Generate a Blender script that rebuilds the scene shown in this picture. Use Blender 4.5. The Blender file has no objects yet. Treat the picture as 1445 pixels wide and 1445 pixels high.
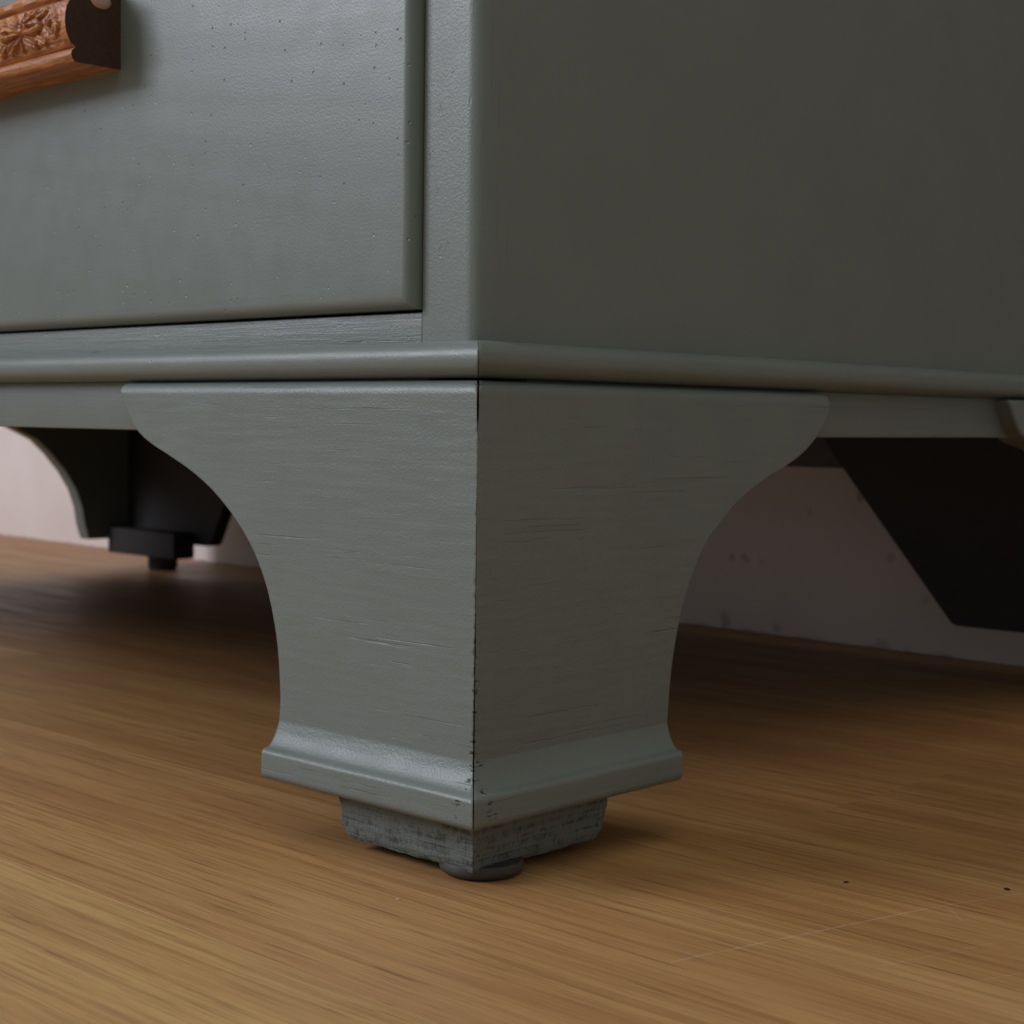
import bpy, math, random
import numpy as np
from mathutils import Matrix, Vector, noise as mnoise

random.seed(7)
scene = bpy.context.scene
COL = scene.collection

# ------------------------------------------------------------------ camera
FZ = 0.1478                      # chest reference height above the floor
cam_data = bpy.data.cameras.new('camera')
cam = bpy.data.objects.new('camera', cam_data)
COL.objects.link(cam)
RX = Vector((0.7275790, 0.6858953, 0.0132831))
DN = Vector((0.0490954, -0.0327467, -0.9982571))
FW = Vector((-0.6842649, 0.7269631, -0.0575001))
m = Matrix.Identity(4)
for i in range(3):
    m[i][0] = RX[i]; m[i][1] = -DN[i]; m[i][2] = -FW[i]
m[0][3], m[1][3], m[2][3] = 0.3505516, -0.3565299, FZ
cam.matrix_world = m
cam_data.sensor_width = 36.0
cam_data.lens = 36.0 * 2288.31 / 1445.0
cam_data.clip_start = 0.01
cam_data.clip_end = 50
cam_data.dof.use_dof = True
cam_data.dof.focus_distance = 0.515
cam_data.dof.aperture_fstop = 24.0
scene.camera = cam

# ------------------------------------------------------------------ light
world = bpy.data.worlds.new('World')
scene.world = world
world.use_nodes = True
wb = world.node_tree.nodes['Background']
wb.inputs[0].default_value = (0.91, 1.0, 1.06, 1)
wb.inputs[1].default_value = 0.285


def area_light(name, loc, target, sx, sy, power, colour):
    d = bpy.data.lights.new(name, 'AREA')
    d.shape = 'RECTANGLE'; d.size = sx; d.size_y = sy
    d.energy = power; d.color = colour
    o = bpy.data.objects.new(name, d); COL.objects.link(o)
    o.location = loc
    o.rotation_euler = (Vector(target) - Vector(loc)).to_track_quat('-Z', 'Y').to_euler()
    return o


area_light('window_light', (-1.75, -1.85, 1.46), (-0.2, 0, 0.1), 1.0, 1.0, 48, (0.845, 0.87, 1.0))
area_light('ceiling_light', (0.1, -0.7, 2.45), (0.1, -0.7, 0), 3.0, 3.0, 22, (1.0, 0.96, 0.86))

scene.view_settings.view_transform = 'Standard'
scene.view_settings.look = 'None'
scene.view_settings.exposure = 0
scene.view_settings.gamma = 1


# ------------------------------------------------------------------ node helpers
class NT:
    def __init__(self, name):
        self.mat = bpy.data.materials.new(name); self.mat.use_nodes = True
        self.t = self.mat.node_tree; self.t.nodes.clear()
        self.out = self.t.nodes.new('ShaderNodeOutputMaterial')
        self.b = self.t.nodes.new('ShaderNodeBsdfPrincipled')
        self.t.links.new(self.b.outputs[0], self.out.inputs[0])
        self.tc = self.t.nodes.new('ShaderNodeTexCoord')

    def put(self, sock, v):
        if isinstance(v, bpy.types.NodeSocket): self.t.links.new(v, sock)
        elif isinstance(v, (tuple, list)) and len(v) == 3 and sock.type == 'RGBA': sock.default_value = (*v, 1)
        else: sock.default_value = v

    def obj(self): return self.tc.outputs['Object']

    def scale(self, v, s, off=None):
        n = self.t.nodes.new('ShaderNodeMapping'); self.put(n.inputs['Vector'], v)
        n.inputs['Scale'].default_value = s
        if off is not None: self.put(n.inputs['Location'], off)
        return n.outputs[0]

    def noise(self, v, s=1.0, detail=3, rough=.5, dist=0.0):
        n = self.t.nodes.new('ShaderNodeTexNoise'); self.put(n.inputs['Vector'], v)
        n.inputs['Scale'].default_value = s; n.inputs['Detail'].default_value = detail
        n.inputs['Roughness'].default_value = rough; n.inputs['Distortion'].default_value = dist
        return n.outputs['Fac']

    def voronoi(self, v, s):
        n = self.t.nodes.new('ShaderNodeTexVoronoi'); self.put(n.inputs['Vector'], v)
        n.inputs['Scale'].default_value = s
        return n.outputs['Distance'], n.outputs['Color']

    def math(self, op, a, b=0.0, c=0.0, clamp=False):
        n = self.t.nodes.new('ShaderNodeMath'); n.operation = op; n.use_clamp = clamp
        self.put(n.inputs[0], a); self.put(n.inputs[1], b); self.put(n.inputs[2], c)
        return n.outputs[0]

    def ramp(self, v, a, b, lo=0.0, hi=1.0):
        n = self.t.nodes.new('ShaderNodeMapRange'); n.interpolation_type = 'SMOOTHSTEP'
        self.put(n.inputs[0], v); n.inputs[1].default_value = a; n.inputs[2].default_value = b
        n.inputs[3].default_value = lo; n.inputs[4].default_value = hi
        return n.outputs[0]

    def mix(self, f, a, b, mode='MIX'):
        n = self.t.nodes.new('ShaderNodeMix'); n.data_type = 'RGBA'; n.blend_type = mode
        self.put(n.inputs[0], f); self.put(n.inputs[6], a); self.put(n.inputs[7], b)
        return n.outputs[2]

    def xyz(self, v):
        n = self.t.nodes.new('ShaderNodeSeparateXYZ'); self.put(n.inputs[0], v)
        return n.outputs

    def bump(self, h, dist, prev=None, strength=1.0):
        n = self.t.nodes.new('ShaderNodeBump'); self.put(n.inputs['Height'], h)
        n.inputs['Distance'].default_value = dist; n.inputs['Strength'].default_value = strength
        if prev is not None: self.put(n.inputs['Normal'], prev)
        return n.outputs[0]

    def segment(self, v, p, q, w):
        """1 within w of the segment p-q (floor plane), 0 outside"""
        x, y, z = self.xyz(v)
        dx, dy = q[0] - p[0], q[1] - p[1]; L = math.hypot(dx, dy); dx /= L; dy /= L
        ax = self.math('SUBTRACT', x, p[0]); ay = self.math('SUBTRACT', y, p[1])
        t = self.math('ADD', self.math('MULTIPLY', ax, dx), self.math('MULTIPLY', ay, dy))
        d = self.math('ABSOLUTE', self.math('SUBTRACT', self.math('MULTIPLY', ax, dy), self.math('MULTIPLY', ay, dx)))
        inl = self.ramp(d, w * .4, w, 1, 0)
        e = self.math('MULTIPLY', self.math('GREATER_THAN', t, 0), self.math('LESS_THAN', t, L))
        return self.math('MULTIPLY', inl, e)

    def blob(self, v, c, r, nz=None, amp=0.0):
        n = self.t.nodes.new('ShaderNodeVectorMath'); n.operation = 'DISTANCE'
        self.put(n.inputs[0], v); n.inputs[1].default_value = c
        d = n.outputs['Value']
        if nz is not None: d = self.math('ADD', d, self.math('MULTIPLY', self.math('SUBTRACT', nz, .5), amp))
        return self.ramp(d, r * .35, r, 1, 0)


PAINT = (0.147, 0.171, 0.154)
BARE = (0.030, 0.020, 0.013)


def paint_material(name, axis, grain=1.0, cracks=1.0, pits=0.0, chips=None, rough=.40, base=PAINT, skin=1.0):
    """satin grey-green furniture paint over wood whose grain runs along axis"""
    k = NT(name); v = k.obj()
    def st(along, across):
        s = [across] * 3; s['XYZ'.index(axis)] = along
        return k.scale(v, s)
    peel = k.noise(v, 1100, 3, .6)
    blot = k.noise(v, 28, 3)
    fib = k.noise(st(32, 900), 1, 4, .6)
    h = k.bump(peel, .00010 * skin)
    h = k.bump(fib, .00005 * grain, h)
    soft = k.noise(v, 120, 2); h = k.bump(soft, .00004 * skin, h)
    colour = k.mix(k.ramp(blot, .3, .7), tuple(c * .975 for c in base), tuple(c * 1.025 for c in base))
    dark = None
    if cracks > 0:
        n1 = k.noise(st(13, 980), 1, 3, .5, .3)
        msk = k.ramp(k.noise(st(9, 75), 1, 3, .6), .50, .58)
        crk = k.math('MULTIPLY', k.ramp(n1, .63, .70), msk)
        h = k.bump(crk, -.00012 * cracks, h)
        n2 = k.noise(st(60, 1700), 1, 2, .5)
        pore = k.math('MULTIPLY', k.ramp(n2, .70, .80), k.ramp(k.noise(v, 45, 2), .60, .70))
        h = k.bump(pore, -.00012 * cracks, h)
        dark = k.math('MULTIPLY', pore, .12 * cracks)
    if pits > 0:
        d, c = k.voronoi(k.scale(v, (260, 260, 260)), 1)
        cx = k.xyz(c)
        sel = k.math('MULTIPLY', k.math('GREATER_THAN', cx[0], .60), k.ramp(k.noise(v, 26, 2), .40, .52))
        pit = k.math('MULTIPLY', k.ramp(d, .05, .17, 1, 0), sel)
        h = k.bump(pit, -.00025 * pits, h)
        d2, c2 = k.voronoi(st(130, 420), 1)
        c2x = k.xyz(c2)
        nick = k.math('MULTIPLY', k.ramp(d2, .08, .24, 1, 0), k.math('GREATER_THAN', c2x[1], .955))
        h = k.bump(nick, -.0002 * pits, h)
        hole = k.math('MULTIPLY', k.ramp(d, .04, .09, 1, 0), k.math('GREATER_THAN', cx[0], .95))
        hole = k.math('MULTIPLY', hole, .55)
        dark = hole if dark is None else k.math('MAXIMUM', dark, hole)
    if chips:
        # splintered paint along the mitred corner, showing dark bare wood
        ax, amount = chips
        x, y, z = k.xyz(v)
        dd = k.math('ABSOLUTE', x if ax == 'X' else y)
        reach = k.math('MULTIPLY', k.ramp(k.noise(k.scale(v, (60, 60, 420)), 1, 4, .7), .46, .76), .0078 * amount)
        lowz = k.ramp(z, .10, .03, .2, 1)
        ch = k.ramp(k.math('SUBTRACT', k.math('MULTIPLY', reach, lowz), dd), .0, .0008)
        spl = k.ramp(k.noise(k.scale(v, (190, 190, 900)), 1, 4, .75), .50, .56)
        ch = k.math('MULTIPLY', ch, spl)
        h = k.bump(ch, -.0003, h)
        dark = ch if dark is None else k.math('MAXIMUM', dark, ch)
    if dark is not None: colour = k.mix(dark, colour, BARE)
    k.put(k.b.inputs['Base Color'], colour)
    k.put(k.b.inputs['Roughness'], k.ramp(k.noise(v, 75, 3), .3, .7, rough - .03, rough + .03))
    k.b.inputs['Specular IOR Level'].default_value = .52
    k.put(k.b.inputs['Normal'], h)
    return k.mat


MAT = {}
MAT['front'] = paint_material('paint_front', 'X', 1.0, 1.0, .35)
MAT['foot_front'] = paint_material('paint_foot_front', 'X', .9, 1.2, 0, ('X', .55), skin=1.6)
MAT['foot_side'] = paint_material('paint_foot_side', 'Y', .7, 1.2, 0, ('Y', 1.0), skin=1.4)
MAT['drawer'] = paint_material('paint_drawer', 'X', .25, .0, 1.0, rough=.36, skin=.6)
MAT['post'] = paint_material('paint_post', 'Z', 1.2, .7, .3)
MAT['rail'] = paint_material('paint_rail', 'X', 2.6, 1.5, .3)
MAT['side'] = paint_material('paint_side', 'Z', .2, 0, 0, skin=.7)
MAT['side_y'] = paint_material('paint_side_moulding', 'Y', .8, .8, 0)


def simple(name, colour, rough, streak=(40, 40, 300), var=.35, bump=.0003):
    k = NT(name); v = k.obj()
    n = k.noise(k.scale(v, streak), 1, 4, .6)
    k.put(k.b.inputs['Base Color'], k.mix(n, tuple(c * (1 - var) for c in colour), tuple(c * (1 + var) for c in colour)))
    k.b.inputs['Roughness'].default_value = rough
    k.put(k.b.inputs['Normal'], k.bump(n, bump))
    return k.mat


MAT['inner'] = simple('dark_inner_wood', (0.020, 0.015, 0.012), .8)
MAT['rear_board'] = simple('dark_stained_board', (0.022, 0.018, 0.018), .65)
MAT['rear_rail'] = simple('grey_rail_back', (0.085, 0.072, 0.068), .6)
MAT['gap'] = simple('bare_joint_wood', (0.018, 0.011, 0.007), .9)


def block_material():
    k = NT('rough_sawn_block'); v = k.obj()
    saw = k.noise(k.scale(v, (620, 620, 260)), 1, 4, .7, .6)
    lay = k.noise(k.scale(v, (40, 25, 700)), 1, 3, .6)
    big = k.noise(v, 160, 3)
    f = k.math('ADD', k.math('MULTIPLY', saw, .5), k.math('MULTIPLY', lay, .5))
    f = k.math('ADD', f, k.math('MULTIPLY', k.math('SUBTRACT', big, .5), .3))
    c = k.mix(k.ramp(f, .36, .53), (0.050, 0.054, 0.048), (0.140, 0.164, 0.147))
    k.put(k.b.inputs['Base Color'], c); k.b.inputs['Roughness'].default_value = .7
    k.put(k.b.inputs['Normal'], k.bump(f, .0011))
    return k.mat


MAT['block'] = block_material()
MAT['glide'] = simple('glide_plastic', (0.050, 0.042, 0.034), .6, (200, 200, 200), .25, .0001)


def floor_material():
    k = NT('oak_plank'); v = k.obj()
    info = k.t.nodes.new('ShaderNodeObjectInfo')
    rnd = info.outputs['Random']
    comb = k.t.nodes.new('ShaderNodeCombineXYZ')
    k.put(comb.inputs[0], k.math('MULTIPLY', rnd, 37.0)); k.put(comb.inputs[1], k.math('MULTIPLY', rnd, 11.3))
    vm = k.t.nodes.new('ShaderNodeVectorMath'); vm.operation = 'ADD'
    k.put(vm.inputs[0], v); k.put(vm.inputs[1], comb.outputs[0]); w = vm.outputs[0]
    warp = k.noise(k.scale(w, (5, 9, 1)), 1, 2)
    x, y, z = k.xyz(w)
    y2 = k.math('ADD', y, k.math('MULTIPLY', k.math('SUBTRACT', warp, .5), .006))
    cb = k.t.nodes.new('ShaderNodeCombineXYZ'); k.put(cb.inputs[0], x); k.put(cb.inputs[1], y2); q = cb.outputs[0]
    band = k.noise(k.scale(q, (3, 40, 1)), 1, 3, .5)
    ring = k.noise(k.scale(q, (8, 290, 1)), 1, 4, .6)
    fine = k.noise(k.scale(q, (22, 1250, 1)), 1, 3, .65)
    c = k.mix(k.ramp(band, .30, .70), (0.405, 0.225, 0.088), (0.510, 0.315, 0.128))
    c = k.mix(k.math('MULTIPLY', k.ramp(ring, .47, .66), .60), c, (0.300, 0.158, 0.060))
    c = k.mix(k.math('MULTIPLY', k.ramp(fine, .45, .66), .60), c, (0.260, 0.135, 0.055))
    dash = k.math('MULTIPLY', k.ramp(k.noise(k.scale(q, (24, 620, 1)), 1, 2, .5), .62, .70), k.ramp(ring, .42, .58))
    c = k.mix(k.math('MULTIPLY', dash, .62), c, (0.130, 0.066, 0.032))
    # tone of each board; strips under the chest carry its shade in colour
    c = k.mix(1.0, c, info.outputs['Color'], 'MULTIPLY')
    # scratches
    s = None
    br = k.ramp(k.noise(v, 210, 3, .7), .36, .50)
    for p, e, wd, a in (((.0845, -.0085), (.1102, .089), .00026, .55), ((.1102, .089), (.1222, .1215), .00022, .30),
                        ((.112, .094), (.1235, .083), .00022, .28), ((.127, .030), (.140, .072), .00030, .24),
                        ((.150, .035), (.163, .068), .0003, .22), ((.062, .035), (.078, .075), .0003, .14)):
        g = k.math('MULTIPLY', k.math('MULTIPLY', k.segment(v, p, e, wd), a), br)
        s = g if s is None else k.math('MAXIMUM', s, g)
    c = k.mix(s, c, (.62, .52, .40))
    k.put(k.b.inputs['Base Color'], c)
    k.put(k.b.inputs['Roughness'], k.ramp(k.noise(k.scale(q, (9, 120, 1)), 1, 3), .3, .7, .40, .54))
    k.b.inputs['Specular IOR Level'].default_value = .42
    h = k.bump(fine, .00005); h = k.bump(ring, .00006, h)
    k.put(k.b.inputs['Normal'], h)
    return k.mat


MAT['plank'] = floor_material()
MAT['subfloor'] = simple('subfloor', (0.05, 0.035, 0.02), .9)


def skirting_material():
    k = NT('old_white_gloss_paint'); v = k.obj()
    nz = k.noise(v, 160, 3, .6)
    c = k.mix(k.ramp(k.noise(v, 9, 3), .3, .7), (0.745, 0.63, 0.57), (0.81, 0.70, 0.64))
    s = None
    # smudges: local x runs along the skirting, z up
    for (sx, sz, r, a) in SMUDGE:
        g = k.math('MULTIPLY', k.blob(v, (sx, .0, sz), r, nz, r * 1.8), a * .6)
        s = g if s is None else k.math('MAXIMUM', s, g)
    x, y, z = k.xyz(v)
    grime = k.math('MULTIPLY', k.ramp(z, .000, .004, 1, 0), k.ramp(k.noise(v, 45, 2, .5), .42, .66))
    s = k.math('MAXIMUM', s, k.math('MULTIPLY', grime, .5))
    c = k.mix(s, c, (0.20, 0.11, 0.065))
    k.put(k.b.inputs['Base Color'], c); k.b.inputs['Roughness'].default_value = .38
    k.put(k.b.inputs['Normal'], k.bump(k.noise(v, 60, 3), .0006))
    return k.mat


def handle_material(dark):
    k = NT('carved_wood_end' if dark else 'carved_wood'); v = k.obj()
    g = k.noise(k.scale(v, (40, 520, 520)), 1, 4, .65, .4)
    b = k.noise(v, 60, 3)
    if dark:
        c = k.mix(g, (0.030, 0.011, 0.005), (0.085, 0.036, 0.017))
    else:
        c = k.mix(k.ramp(g, .35, .65), (0.230, 0.070, 0.016), (0.54, 0.225, 0.070))
        c = k.mix(k.ramp(b, .4, .7, 0, .5), c, (0.33, 0.115, 0.032))
    k.put(k.b.inputs['Base Color'], c); k.b.inputs['Roughness'].default_value = .75 if dark else .45
    k.put(k.b.inputs['Normal'], k.bump(g, .0003))
    return k.mat


MAT['handle'] = handle_material(False)
MAT['handle_end'] = handle_material(True)
MAT['lit_wood'] = simple('lit_wood_patch', (0.55, 0.36, 0.28), .6)  # paleness stands in for light caught on the handle end


# ------------------------------------------------------------------ mesh helpers
def link(name, verts, faces, mats, parent=None, smooth=True, angle=35, fmat=None):
    me = bpy.data.meshes.new(name)
    me.from_pydata([tuple(v) for v in verts], [], faces)
    for mt in (mats if isinstance(mats, (list, tuple)) else [mats]): me.materials.append(mt)
    if fmat is not None: me.polygons.foreach_set('material_index', fmat)
    me.update()
    import bmesh
    bm = bmesh.new(); bm.from_mesh(me)
    bmesh.ops.remove_doubles(bm, verts=bm.verts, dist=1e-7)
    bmesh.ops.recalc_face_normals(bm, faces=bm.faces)
    bm.to_mesh(me); bm.free()
    if smooth:
        me.polygons.foreach_set('use_smooth', [True] * len(me.polygons))
        me.set_sharp_from_angle(angle=math.radians(angle))
    o = bpy.data.objects.new(name, me); COL.objects.link(o)
    if parent is not None: o.parent = parent
    return o


def box(name, lo, hi, mat, parent=None, bevel=0.0, seg=3):
    import bmesh
    bm = bmesh.new()
    bmesh.ops.create_cube(bm, size=1)
    for v in bm.verts:
        v.co = Vector([(lo[i] + hi[i]) / 2 + v.co[i] * (hi[i] - lo[i]) for i in range(3)])
    if bevel > 0:
        bmesh.ops.bevel(bm, geom=bm.edges[:], offset=bevel, segments=seg, profile=.5, affect='EDGES')
    me = bpy.data.meshes.new(name); bm.to_mesh(me); bm.free()
    me.materials.append(mat)
    me.polygons.foreach_set('use_smooth', [True] * len(me.polygons))
    me.set_sharp_from_angle(angle=math.radians(35))
    o = bpy.data.objects.new(name, me); COL.objects.link(o)
    if parent is not None: o.parent = parent
    return o


def prism(name, pts, fn, a, b, mat, parent, bevel=0.0, angle=35):
    """closed outline pts extruded between a and b; fn(p, q, t) -> xyz"""
    n = len(pts)
    V = [fn(p, q, a) for p, q in pts] + [fn(p, q, b) for p, q in pts]
    F = [tuple(range(n)), tuple(range(2 * n - 1, n - 1, -1))] + [(i, (i + 1) % n, n + (i + 1) % n, n + i) for i in range(n)]
    o = link(name, V, F, mat, parent, True, angle)
    if bevel:
        md = o.modifiers.new('soft_edges', 'BEVEL'); md.width = bevel; md.segments = 2; md.limit_method = 'ANGLE'
        md.angle_limit = math.radians(40)
    return o


def empty(name, loc):
    o = bpy.data.objects.new(name, None); COL.objects.link(o); o.location = loc; o.empty_display_size = .05
    return o


def tag(o, label, cat, group=None):
    o['label'] = label; o['category'] = cat
    if group: o['group'] = group


def structure(o): o['kind'] = 'structure'; return o


# ------------------------------------------------------------------ floor
sub = structure(box('floor', (-3.2, -2.4, -.03), (1.8, .75, -.0125), MAT['subfloor']))
PW = 0.125
rs = random.Random(3)
plank_meshes = {}


def plank(x0, x1, y0, y1, tone):
    g = .00006
    b = .00008
    V = []; lo = (x0 + g, y0 + g); hi = (x1 - g, y1 - g)
    for (ins, z) in ((0, -.012), (0, -b), (b, 0.0)):
        V += [(lo[0] + ins, lo[1] + ins, z), (hi[0] - ins, lo[1] + ins, z), (hi[0] - ins, hi[1] - ins, z), (lo[0] + ins, hi[1] - ins, z)]
    F = [(8, 9, 10, 11)]
    for r in (0, 4):
        for i in range(4): F.append((r + i, r + (i + 1) % 4, r + 4 + (i + 1) % 4, r + 4 + i))
    o = link('plank', V, F, MAT['plank'], sub, False)
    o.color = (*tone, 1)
    return o


row = 0
y = -.085 - PW * 18
while y < .66:
    if abs(y - .04) < .001: cuts = [-3.2, -1.735, -.535, .665, 1.8]
    elif abs(y + .085) < .001: cuts = [-3.2, -2.35, -1.15, .44, 1.8]
    elif abs(y + .21) < .001: cuts = [-3.2, -1.9, -.7, .62, 1.8]
    else:
        s = -3.2 + rs.uniform(.3, 1.2); cuts = [-3.2]
        while s < 1.5: cuts.append(s); s += 1.2
        cuts.append(1.8)
    for a, b in zip(cuts[:-1], cuts[1:]):
        j = rs.uniform(.93, 1.05); r2 = rs.uniform(-.03, .03)
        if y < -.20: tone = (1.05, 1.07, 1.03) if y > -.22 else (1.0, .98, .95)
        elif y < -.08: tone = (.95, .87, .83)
        elif y < .05: tone = (1.06, 1.0, .92) if b < -.5 else (.89, .80, .70)  # shade below the chest painted into the darker, redder strips from here on
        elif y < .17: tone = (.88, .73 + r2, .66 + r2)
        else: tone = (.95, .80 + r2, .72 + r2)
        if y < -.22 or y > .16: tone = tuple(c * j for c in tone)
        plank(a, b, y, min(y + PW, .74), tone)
    y += PW

# ------------------------------------------------------------------ wall with skirting behind the chest
WANG = math.atan2(.567 - .6281, -.0921 + 1.4129)
W0 = Vector((-.0955, .575, 0))
WX = Vector((math.cos(WANG), math.sin(WANG), 0))
# smudges: (distance along the wall from W0, height)
SMUDGE = [(-.1194, .1002, .0052, .8), (-.2255, .0518, .0040, .65), (-.2142, .0526, .0048, .6), (-.2306, .0050, .0060, .7), (-.2307, .0110, .005, .4),
          (-.160, .0875, .003, .5), (-.0956, .0609, .0045, .45), (-.185, .006, .005, .5), (-.10, .003, .006, .5), (-.200, .050, .0028, .4),
          (-.0687, .0357, .003, .4), (-.275, .05, .004, .4)]
MAT['skirting'] = skirting_material()
MAT['wall'] = simple('cream_emulsion', (0.62, 0.57, 0.52), .8, (90, 90, 90), .03, .0003)
wall = structure(box('wall', (-3.1, .018, .0), (1.9, .12, 2.4), MAT['wall']))
wall.location = W0; wall.rotation_euler = (0, 0, WANG)
sk_pts = [(.0, .0005), (.0, .125), (.002, .130), (.006, .134), (.008, .142), (.012, .148), (.018, .150), (.018, .0005)]
sk = prism('skirting_board', sk_pts, lambda p, q, t: (t, p, q), -3.1, 1.9, MAT['skirting'], wall)
sk.location = (0, -.0002, 0)

# ------------------------------------------------------------------ chest
chest = empty('chest_of_drawers', (0, 0, 0))
tag(chest, 'grey green painted chest of drawers with shaped bracket feet on the wooden floor', 'chest of drawers')
W, D = 1.0, .553
CF = .007                                # carcass plane behind the foot face
Z = lambda z: z + FZ

# --- foot boards ----------------------------------------------------
FRONT_OUT = [(-.1969, .0118), (-.1968, .0098), (-.1936, .0040), (-.1892, -.0021), (-.1849, -.0063), (-.1763, -.0110), (-.1646, -.0152), (-.1519, -.0200),
             (-.1397, -.0258), (-.1313, -.0309), (-.1233, -.0369), (-.1149, -.0449), (-.1093, -.0521), (-.1036, -.0630), (-.1001, -.0730),
             (-.0981, -.0814), (-.0969, -.0917), (-.0965, -.1000), (-.0972, -.1085), (-.0975, -.1130), (-.0977, -.1270)]
SIDE_OUT = [(.1965, .0118), (.1986, .0105), (.1994, .0085), (.1996, .0058), (.1977, .0011), (.1907, -.0056), (.1865, -.0088), (.1806, -.0123), (.1686, -.0172), (.1568, -.0212),
            (.1454, -.0262), (.1361, -.0314), (.1273, -.0377), (.1211, -.0428), (.1141, -.0515), (.1070, -.0649), (.1025, -.0785), (.1000, -.0922),
            (.0991, -.1023), (.0987, -.1100), (.0985, -.1270)]


def interp_curve(pts):
    zs = np.array([p[1] for p in pts])[::-1]; ss = np.array([abs(p[0]) for p in pts])[::-1]
    # monotone cubic through the traced points
    h = np.diff(zs); dlt = np.diff(ss) / h
    mm = np.zeros(len(zs)); mm[0] = dlt[0]; mm[-1] = dlt[-1]
    for i in range(1, len(zs) - 1):
        if dlt[i - 1] * dlt[i] > 0:
            w1 = 2 * h[i] + h[i - 1]; w2 = h[i] + 2 * h[i - 1]
            mm[i] = (w1 + w2) / (w1 / dlt[i - 1] + w2 / dlt[i])
    def f(z):
        z = min(max(z, zs[0]), zs[-1])
        i = min(max(np.searchsorted(zs, z) - 1, 0), len(h) - 1)
        t = (z - zs[i]) / h[i]
        return ((2 * t**3 - 3 * t**2 + 1) * ss[i] + (t**3 - 2 * t**2 + t) * h[i] * mm[i] + (-2 * t**3 + 3 * t**2) * ss[i + 1] + (t**3 - t**2) * h[i] * mm[i + 1])
    return f


def foot_profile(z):
    """outward offset of the foot face at height z: rounded top, cavetto and bead at the base"""
    o = 0.0
    if z > .0072:
        u = (z - .0072) / .0046; o -= .0042 * (1 - math.sqrt(max(0, 1 - min(u, 1) ** 2)))
    if z < -.1072:
        u = min((-.1072 - z) / .0092, 1); o += .0056 * (1 - math.sqrt(max(0, 1 - u * u))) * .62 + .0056 * .38 * u
        if z < -.1160:
            v = min((-.1160 - z) / .0022, 1); o = .0050 + .0024 * math.sqrt(max(0, 1 - (1 - v) ** 2))
        if z < -.1243:
            v = min((-.1243 - z) / .0027, 1); o -= .0028 * (1 - math.sqrt(max(0, 1 - v * v)))
    return o


def mitre_gap(z, seed):
    n = mnoise.noise(Vector((seed, 0, z * 900))) * .5 + .5
    n2 = mnoise.noise(Vector((seed + 5, 3, z * 2600))) * .5 + .5
    g = .00003
    if z > -.006: g += (.00036 + .0002 * n) * min(1, (z + .006) / .007)
    if -.09 < z < -.045: g += .00022 * max(0, n - .55) * 3
    g += .00007 * max(0, min(1, (-.01 - z) / .03))
    if z <= -.060: g += (.00010 + .00036 * n * n2) * min(1, (-.060 - z) / .012)
    return g


def edge_chip(z, seed):
    n = mnoise.noise(Vector((seed, 7, z * 420)))
    n3 = mnoise.noise(Vector((seed, 9, z * 1700)))
    c = .0004 + max(0, n - .15) * .0022 + max(0, n3 - .25) * .0010
    return c if z < .009 else c + .0006


def foot_board(name, outline, mapper, mat, parent, seed, thick=.0165, zs=None):
    f = interp_curve(outline)
    if zs is None:
        zs = list(np.concatenate([np.linspace(.0118, .0070, 14), np.linspace(.0064, -.1066, 190), np.linspace(-.1072, -.1272, 56)]))
    nz = len(zs)
    # columns, clustered at both ends
    cs = [0, .0002, .0005, .0009, .0014, .002, .003, .0045, .0065, .009]
    mid = list(np.linspace(0, 1, 56))
    r = .0013
    ce = [.0045, .003, .0021, .0014, .0009, .0005, .0002, 0]
    V = []; ncol = len(cs) + len(mid) - 2 + len(ce)
    for z in zs:
        o = foot_profile(z); g = mitre_gap(z, seed); ec = edge_chip(z, seed)
        s0 = -o + g + .2929 * ec; s1 = f(z)
        S = [s0 + c for c in cs] + [s0 + cs[-1] + (s1 - ce[0] - s0 - cs[-1]) * t for t in mid[1:-1]] + [s1 - c for c in ce]
        for s in S:
            d1 = s1 - s; d0 = s + o - g; off = o
            if d1 < r: off -= r - math.sqrt(max(0, r * r - (r - d1) ** 2))
            if d0 < ec: off -= ec - math.sqrt(max(0, ec * ec - (ec - d0) ** 2))
            off += .00016 * mnoise.noise(Vector((s * 38 + seed, z * 55, seed)))
            off += .00007 * mnoise.noise(Vector((s * 60 + seed, z * 420, seed + 3)))
            V.append(mapper(s, off, z))
    nb = len(V)
    for z in zs:
        s1 = f(z); g = mitre_gap(z, seed)
        V.append(mapper(thick + g, -thick, z)); V.append(mapper(s1, -thick, z))
    F = []
    for i in range(nz - 1):
        for j in range(ncol - 1):
            a = i * ncol + j; F.append((a, a + 1, a + ncol + 1, a + ncol))
        b = nb + 2 * i
        F.append((b, b + 1, b + 3, b + 2))
        F.append((i * ncol, b, b + 2, (i + 1) * ncol))
        F.append((i * ncol + ncol - 1, (i + 1) * ncol + ncol - 1, b + 3, b + 1))
    F.append(tuple(range(ncol)) + (nb + 1, nb))
    e = (nz - 1) * ncol
    F.append(tuple(range(e, e + ncol)) + (nb + 2 * nz - 1, nb + 2 * nz - 2))
    return link(name, V, F, mat, parent, True, 50)


def lathe(name, prof, cx, cy, mat, parent, n=48):
    V = []; F = []
    for (r, z) in prof:
        for i in range(n):
            a = 2 * math.pi * i / n; V.append((cx + r * math.cos(a), cy + r * math.sin(a), z))
    for k in range(len(prof) - 1):
        for i in range(n):
            F.append((k * n + i, k * n + (i + 1) % n, (k + 1) * n + (i + 1) % n, (k + 1) * n + i))
    F.append(tuple(range(n))); F.append(tuple(range((len(prof) - 1) * n, len(prof) * n)))
    return link(name, V, F, mat, parent, True, 50)


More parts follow.
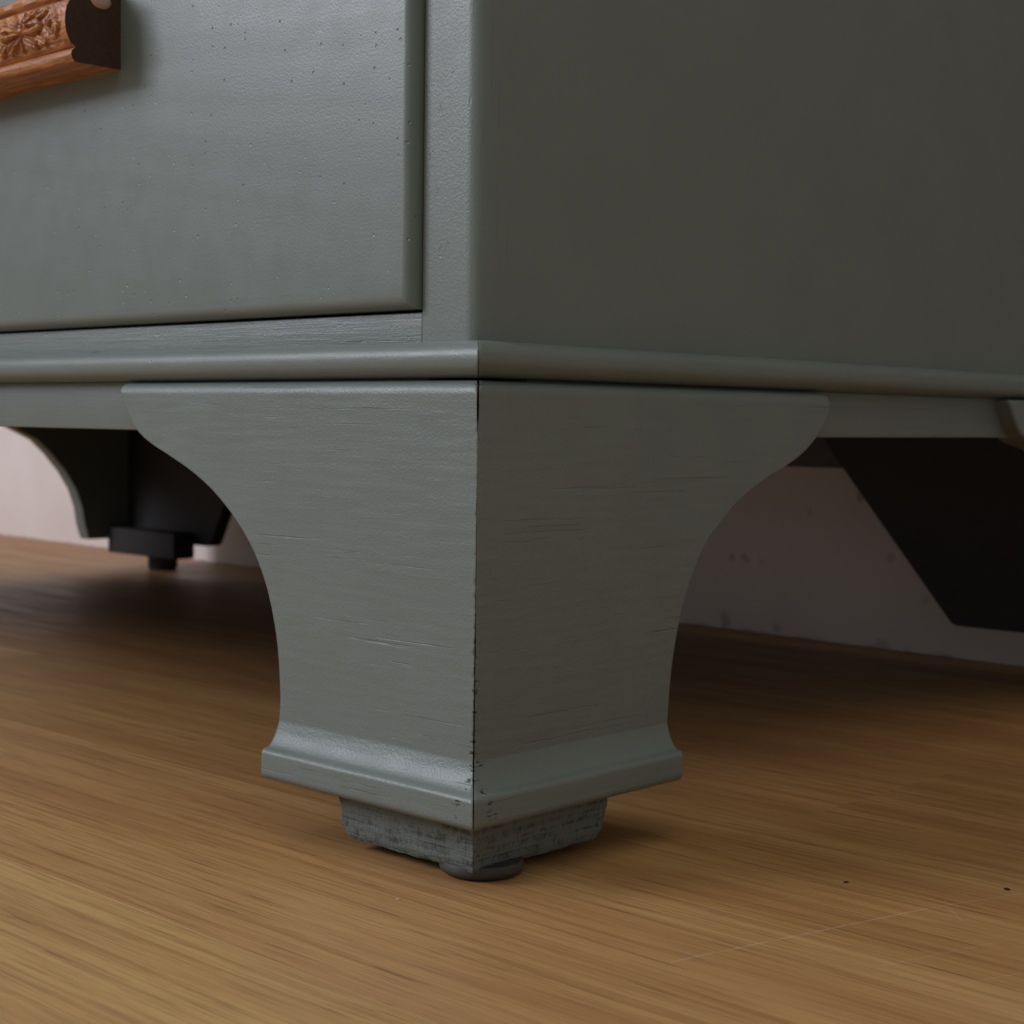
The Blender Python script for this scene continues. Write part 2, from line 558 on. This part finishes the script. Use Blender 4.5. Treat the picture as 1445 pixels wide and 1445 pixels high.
def foot_block(parent, mx, my, x1, y1, ztop, zbot, x0=-.002, y0=.002):
    """rough sawn block under the foot, tapering a little towards the floor"""
    n = 26; rows = 12
    V = []; F = []
    ring = []
    for t in np.linspace(0, 1, n, endpoint=False): ring.append((x1 + (x0 - x1) * t, y0))
    for t in np.linspace(0, 1, n, endpoint=False): ring.append((x0, y0 + (y1 - y0) * t))
    for t in np.linspace(0, 1, n, endpoint=False): ring.append((x0 + (x1 - x0) * t, y1))
    for t in np.linspace(0, 1, n, endpoint=False): ring.append((x1, y1 + (y0 - y1) * t))
    cx, cy = (x0 + x1) / 2, (y0 + y1) / 2
    L = len(ring)
    for k in range(rows):
        u = k / (rows - 1); z = ztop + (zbot - ztop) * u
        tap = 1 - .085 * u - (.03 if k == rows - 1 else 0)
        for (x, yy) in ring:
            j = .0004 * mnoise.noise(Vector((x * 160, yy * 160, z * 700))) + .0004 * mnoise.noise(Vector((x * 600, yy * 600, z * 1500)))
            kx = tap + j * 40
            V.append((mx * (cx + (x - cx) * kx) if mx > 0 else -W - (cx + (x - cx) * kx), my(cy + (yy - cy) * kx), Z(z)))
    for k in range(rows - 1):
        for i in range(L):
            F.append((k * L + i, k * L + (i + 1) % L, (k + 1) * L + (i + 1) % L, (k + 1) * L + i))
    F.append(tuple(range(L))); F.append(tuple(range((rows - 1) * L, rows * L)))
    return link('foot_block', V, F, MAT['block'], parent, True, 45)


def glide(parent, cx, cy, ztop):
    return lathe('glide', [(.009, Z(ztop)), (.0132, Z(ztop) - .0004), (.0140, .0028), (.0134, .0012), (.0118, .0002), (.010, 0.0)], cx, cy, MAT['glide'], parent)


foot = None
REAR_OUT = [(.0, .0118), (.0006, .0098), (.0062, .0020), (.0125, -.0042), (.0250, -.0086), (.045, -.0120), (.0736, -.0250), (.0880, -.0380), (.1030, -.0550),
            (.1140, -.0720), (.1200, -.0886), (.1230, -.1055), (.1275, -.1190), (.200, -.1190), (.200, .0118)]
for right in (True, False):
    # front foot: two mitred boards, block and glide
    t = empty('bracket_foot', (0, 0, 0)); t.parent = chest
    mx = (lambda x: x) if right else (lambda x: -W - x)
    sd = 1.7 if right else 9.2
    foot_board('front_board', FRONT_OUT, lambda s, o, z, mx=mx: (mx(-s), -o, Z(z)), MAT['foot_front'], t, sd)
    foot_board('side_board', SIDE_OUT, lambda s, o, z, mx=mx: (mx(o), s, Z(z)), MAT['foot_side'], t, sd + 4.1)
    box('joint_core', (min(mx(-.0042), mx(-.0012)), .0012, Z(-.1235)), (max(mx(-.0042), mx(-.0012)), .0042, Z(.0105)), MAT['gap'], t)
    foot_block(t, 1 if right else -1, lambda q: q, -.0685, .0700, -.1225, -.1443)
    glide(t, mx(-.0135), .018, -.1428)
    # rear foot: shaped side board, diagonal back board, block and glide
    t = empty('bracket_foot', (0, 0, 0)); t.parent = chest
    prism('side_board', [(.353 + p, q) for p, q in REAR_OUT], lambda p, q, u, mx=mx: (mx(u), p, Z(q)), 0.0, -.0155, MAT['foot_side'], t, .001, 30)
    ex = 0.0 if right else -.030
    prism('back_board', [(-.016, .0115), (-.222, .0115), (-.2098, -.008), (-.2017, -.0193), (-.1190 + ex, -.1160), (-.1165 + ex, -.1185), (-.1130 + ex, -.1195), (-.016, -.1195)],
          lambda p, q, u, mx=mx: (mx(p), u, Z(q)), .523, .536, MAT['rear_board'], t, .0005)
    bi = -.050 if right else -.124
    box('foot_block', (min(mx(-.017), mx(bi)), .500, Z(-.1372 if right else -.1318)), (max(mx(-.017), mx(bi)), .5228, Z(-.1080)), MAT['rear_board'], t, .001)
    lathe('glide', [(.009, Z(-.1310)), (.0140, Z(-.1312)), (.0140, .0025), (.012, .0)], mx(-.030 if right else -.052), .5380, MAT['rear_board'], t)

# --- plinth rails and underside ----------------------------------------
RP = .0077
box('plinth_rail', (-W + .030, RP, Z(-.0065)), (-.030, .028, Z(.0127)), MAT['front'], chest, .0006)
for right in (True, False):
    a, b = (-.028, -RP) if right else (-W + RP, -W + .028)
    box('plinth_rail', (a, .030, Z(-.0060)), (b, D - .002, Z(.0127)), MAT['side_y'], chest, .0006)
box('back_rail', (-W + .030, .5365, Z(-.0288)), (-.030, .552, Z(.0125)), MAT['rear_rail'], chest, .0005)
box('bottom_panel', (-W + .0282, .0282, Z(.004)), (-.0282, .5362, Z(.0125)), MAT['inner'], chest)

# --- bead moulding -------------------------------------------------------
def bead(name, L, mapper, mat, seed, a=.0082, zc=.01845, b=.0059):
    n = 18; ang = [math.pi * (i / (n - 1) - .5) for i in range(n)]
    RB = .0008
    us = [RB * .2929, RB * .45, RB * .65, RB, .002, .004] + list(np.linspace(.008, L, 120))
    V = []; F = []
    for u in us:
        wob = .00022 * mnoise.noise(Vector((u * 40, seed, 0)))
        for th in ang:
            c, s = math.cos(th), math.sin(th)
            c = abs(c) ** .8; off = a * c - CF + wob * c + .00008 * mnoise.noise(Vector((u * 90, th * 3, seed)))
            g = .00016 + .00013 * mnoise.noise(Vector((seed, th * 6, 1.3)))
            z = zc + b * (1 if s >= 0 else -1) * abs(s) ** .9
            e = 0
            if u < RB: e = RB - math.sqrt(max(0, RB**2 - (RB - u) ** 2))
            off2 = max(off - e, -CF)
            V.append(mapper(u - off + g, off2, Z(z)))
    for i in range(len(us) - 1):
        for j in range(n - 1):
            k = i * n + j; F.append((k, k + 1, k + n + 1, k + n))
        F.append((i * n, (i + 1) * n, (i + 1) * n + n - 1, i * n + n - 1))
    F.append(tuple(range(n))); e = (len(us) - 1) * n; F.append(tuple(range(e, e + n)))
    return link(name, V, F, mat, chest, True, 50)


bead('bead_moulding', W / 2, lambda s, o, z: (-s, -o, z), MAT['front'], 2.2)
bead('bead_moulding', W / 2, lambda s, o, z: (-W + s, -o, z), MAT['front'], 5.2)
bead('bead_moulding', D - .002, lambda s, o, z: (o, s, z), MAT['side_y'], 3.4)
bead('bead_moulding', D - .002, lambda s, o, z: (-W - o, s, z), MAT['side_y'], 7.4)

for right in (True, False):
    a = -.0064 if right else -W + .0022
    box('joint_core', (a, .0022, Z(.0158)), (a + .0042, .0064, Z(.0211)), MAT['gap'], chest)

# --- carcass ---------------------------------------------------------------
TOP = .80


def post(name, right):
    r = .0062; p = [(-.0325, CF), (-CF - r, CF)]
    for i in range(1, 9):
        a = math.pi / 2 * i / 9; p.append((-CF - r + r * math.sin(a), CF + r - r * math.cos(a)))
    p += [(-CF, CF + r), (-CF, .022), (-.0325, .022)]
    mx = (lambda x: x) if right else (lambda x: -W - x)
    return prism(name, p, lambda x, yy, z, mx=mx: (mx(x), yy, Z(z)), .0128, TOP - .003, MAT['post'], chest)


post('corner_post', True); post('corner_post', False)
box('side_panel', (-.025, .0220, Z(.0128)), (-CF, D, Z(TOP - .003)), MAT['side'], chest)
box('side_panel', (-W + CF, .0221, Z(.0128)), (-W + .025, D, Z(TOP - .003)), MAT['side'], chest)
box('back_panel', (-W + .026, D - .012, Z(.0130)), (-.026, D - .003, Z(TOP - .003)), MAT['inner'], chest)
top = box('top_board', (-W - .018, -.018, Z(TOP - .0028)), (.018, D + .004, Z(TOP + .020)), MAT['front'], chest, .005)
RX0, RX1 = -W + .0328, -.0328
rail_z = [(.0132, .0340)]
dz0 = .0349
heights = [.205, .215, .225]
drawers = []
for i, hgt in enumerate(heights):
    drawers.append((dz0, dz0 + hgt)); rail_z.append((dz0 + hgt + .0009, dz0 + hgt + .0209)); dz0 += hgt + .0218
rail_z[-1] = (rail_z[-1][0], TOP - .0032)
for i, (a, b) in enumerate(rail_z):
    box('drawer_rail', (RX0, CF + .0002, Z(a)), (RX1, .030, Z(b)), MAT['rail'], chest, .0005)

# --- drawers ------------------------------------------------------------------
FACE = .0018


def drawer_front(z0, z1):
    """lipped drawer front with a quarter round on all four edges"""
    x0, x1 = -W + .0331, -.0331
    rx = .0042; depth = .0050
    prof = [(.0, FACE + depth + .018)] + [(.0, FACE + depth)]
    for i in range(10):
        a = math.pi / 2 * i / 9; prof.append((rx * (1 - math.cos(a)), FACE + depth * .96 * (1 - math.sin(a))))
    V = []; F = []; per = None
    for ins, yy in prof:
        ring = []
        a0, a1, b0, b1 = x0 + ins, x1 - ins, Z(z0) + ins, Z(z1) - ins
        N = 60
        rc = max(.0012 , .0022)
        def edge(p, q, n):
            return [(p[0] + (q[0] - p[0]) * t, p[1] + (q[1] - p[1]) * t) for t in np.linspace(0, 1, n, endpoint=False)]
        ring = edge((a0, b0), (a1, b0), 120) + edge((a1, b0), (a1, b1), 60) + edge((a1, b1), (a0, b1), 12) + edge((a0, b1), (a0, b0), 12)
        per = len(ring)
        for (x, z) in ring:
            wob = .00007 * mnoise.noise(Vector((x * 30, z * 45, 1))) + .00014 * mnoise.noise(Vector((x * 260, z * 330, 4)))
            k = min(1, ins / rx)
            V.append((x, yy + wob * k, z))
    for k in range(len(prof) - 1):
        for i in range(per):
            F.append((k * per + i, k * per + (i + 1) % per, (k + 1) * per + (i + 1) % per, (k + 1) * per + i))
    F.append(tuple(range(per)))
    F.append(tuple(range((len(prof) - 1) * per, len(prof) * per)))
    return link('drawer', V, F, MAT['drawer'], chest, True, 40)


# carved pull: moulded strip with leaf carving along the middle band
XE = -.198


def lobe(u, v, cu, cv, ang, ra, rb, hgt, vein=True):
    c, s = math.cos(ang), math.sin(ang)
    a = (u - cu) * c + (v - cv) * s; b = -(u - cu) * s + (v - cv) * c
    # teardrop: wider towards the tip
    w = rb * (.62 + .38 * (a / ra)) if abs(a) < ra else rb * .5
    r2 = (a / ra) ** 2 + (b / w) ** 2
    if r2 >= 1: return 0
    h = hgt * (1 - r2) ** .42
    if vein: h -= hgt * .50 * math.exp(-(b / .00055) ** 2) * (1 if a < ra * .55 else max(0, 1 - (a - ra * .55) / (ra * .3)))
    return h


def carving(u, v):
    """relief height: u metres from the groove between flowers (mirrored), v across the band centre"""
    P = .046
    u = abs(((u + P / 2) % P) - P / 2)
    h = 0
    h = max(h, lobe(u, v, .0080, .0003, .06, .0074, .0046, .0021))
    h = max(h, lobe(u, v, .0056, -.0046, -.42, .0056, .0028, .0017))
    h = max(h, lobe(u, v, .0056, .0052, .55, .0056, .0028, .0017))
    h = max(h, lobe(u, v, .0138, .0046, .55, .0046, .0030, .0017))
    h = max(h, lobe(u, v, .0138, -.0046, -.55, .0042, .0026, .0013))
    h = max(h, lobe(u, v, .0205, .0010, .9, .0050, .0024, .0014))
    h = max(h, lobe(u, v, .0205, -.0022, -.9, .0044, .0022, .0012))
    if u < .0013 and abs(v) < .0078: h = max(h, .0004) - .0016 * (1 - (u / .0013) ** 2)
    d = math.hypot(u - .0082, v - .0006)
    if d < .0011: h -= .0014 * (1 - (d / .0011) ** 2)
    h += .00022 * mnoise.noise(Vector((u * 900, v * 900, 2))) + .00035 * mnoise.noise(Vector((u * 350 + v * 500, v * 160, 5)))
    return h * 1.35


def make_pull(parent, xe, length, zoff, fine):
    prof = [(.0, .1308), (.006, .1306), (.0185, .1305), (.0203, .1308), (.0213, .1318), (.0218, .1332), (.0215, .1346), (.0203, .1357), (.0196, .1362)]
    lo, hi = .1366, .1546
    band = [(None, z) for z in np.linspace(lo, hi, 56 if fine else 20)]
    up = [(.0196, .1551), (.0206, .1557), (.0217, .1568), (.0219, .1582), (.0212, .1594), (.0196, .1600), (.010, .1603), (.0, .1603)]
    us = np.concatenate([np.linspace(0, .075, 190), np.linspace(.076, length, 40)]) if fine else np.linspace(0, length, 60)
    def bd(z):
        t = (z - (lo + hi) / 2) / ((hi - lo) / 2)
        return .0196 + .0048 * math.sqrt(max(0, 1 - t * t * .96))
    full = prof + band + up; n = len(full); V = []; F = []; fm = []
    for u in us:
        for (d, z) in full:
            if d is None:
                d = bd(z)
                t = (z - (lo + hi) / 2) / ((hi - lo) / 2)
                fade = 1 if abs(t) < .8 else max(0, (1 - abs(t)) / .2)
                fade *= min(1, max(0, (u - .0012) / .004))
                d += carving(u - .0330, z - (lo + hi) / 2) * fade - .0009 * fade
            else:
                d += .00018 * mnoise.noise(Vector((u * 120, z * 900, 3))) * (1 if d > .002 else 0)
            jag = .00018 * mnoise.noise(Vector((d * 500, z * 500, 1))) if u == 0 else 0
            V.append((xe - u + jag, FACE - d + (.0004 if d < .001 else 0), Z(z) + zoff))
    for i in range(len(us) - 1):
        for j in range(n - 1):
            k = i * n + j; F.append((k, k + 1, k + n + 1, k + n)); fm.append(0)
        F.append((i * n, i * n + n - 1, (i + 1) * n + n - 1, (i + 1) * n)); fm.append(0)
    F.append(tuple(range(n))); fm.append(1)
    e = (len(us) - 1) * n; F.append(tuple(range(e, e + n))); fm.append(1)
    # pale dome on the end: window light on wood, put into colour and shape
    b = len(V); cu = [(0.0, 0.0)]
    nr, na = 5, 16
    for r_ in range(nr):
        ph = (r_ + 1) / nr
        for a_ in range(na):
            al = 2 * math.pi * a_ / na
            wv = 1 + .18 * mnoise.noise(Vector((math.cos(al) * 2, math.sin(al) * 2, 4)))
            V.append((xe + .0016 * math.sqrt(max(0, 1 - ph * ph)) - .0002, FACE - .0088 + .0048 * ph * math.cos(al) * wv, Z(.1552) + zoff + .0030 * ph * math.sin(al) * wv))
    for r_ in range(nr - 1):
        for a_ in range(na):
            F.append((b + r_ * na + a_, b + r_ * na + (a_ + 1) % na, b + (r_ + 1) * na + (a_ + 1) % na, b + (r_ + 1) * na + a_)); fm.append(2)
    F.append(tuple(range(b, b + na))); fm.append(2)
    return link('drawer_pull', V, F, [MAT['handle'], MAT['handle_end'], MAT['lit_wood']], parent, True, 38, fm)


for i, (a, b) in enumerate(drawers):
    d = drawer_front(a, b)
    zo = (a + b) / 2 - .1455 - .0 if i else 0.0
    if i == 0:
        p = make_pull(d, XE, .16, .0021, True)
    else:
        q = p.copy(); COL.objects.link(q); q.parent = d; q.location = (0, 0, (a + b) / 2 - .1455)
    q = p.copy(); COL.objects.link(q); q.parent = d
    q.location = (-.446, 0, p.location.z if i == 0 else (a + b) / 2 - .1455)

# ------------------------------------------------------------------ crumbs on the floor
def crumb(x, yy, r, mat, label, seed):
    import bmesh
    bm = bmesh.new(); bmesh.ops.create_icosphere(bm, subdivisions=2, radius=r)
    for v in bm.verts:
        v.co *= 1 + .45 * mnoise.noise(v.co / r * 1.3 + Vector((seed, 0, 0)))
        v.co.z *= .4; v.co.x *= 1.5
    mz = min(v.co.z for v in bm.verts)
    for v in bm.verts: v.co.z -= mz
    me = bpy.data.meshes.new('crumb'); bm.to_mesh(me); bm.free(); me.materials.append(mat)
    o = bpy.data.objects.new('crumb', me); COL.objects.link(o); o.location = (x, yy, 0.0)
    o.rotation_euler = (0, 0, seed)
    tag(o, label, 'crumb', 'specks on the floor')


MAT['dark_speck'] = simple('dark_grit', (.025, .013, .008), 1.0)
MAT['pale_speck'] = simple('pale_fluff', (.55, .48, .40), .8)

crumb(.0773, .0931, .0006, MAT['dark_speck'], 'small dark speck of grit on bare floor right of the front foot, nearer the foot', 1.3)
crumb(.1176, .1233, .0008, MAT['dark_speck'], 'dark speck of grit on the floor at the right edge of the photo', 2.9)
crumb(-.0093, -.0229, .0004, MAT['pale_speck'], 'pale speck of dust on the floor just in front of the front foot', 4.1)
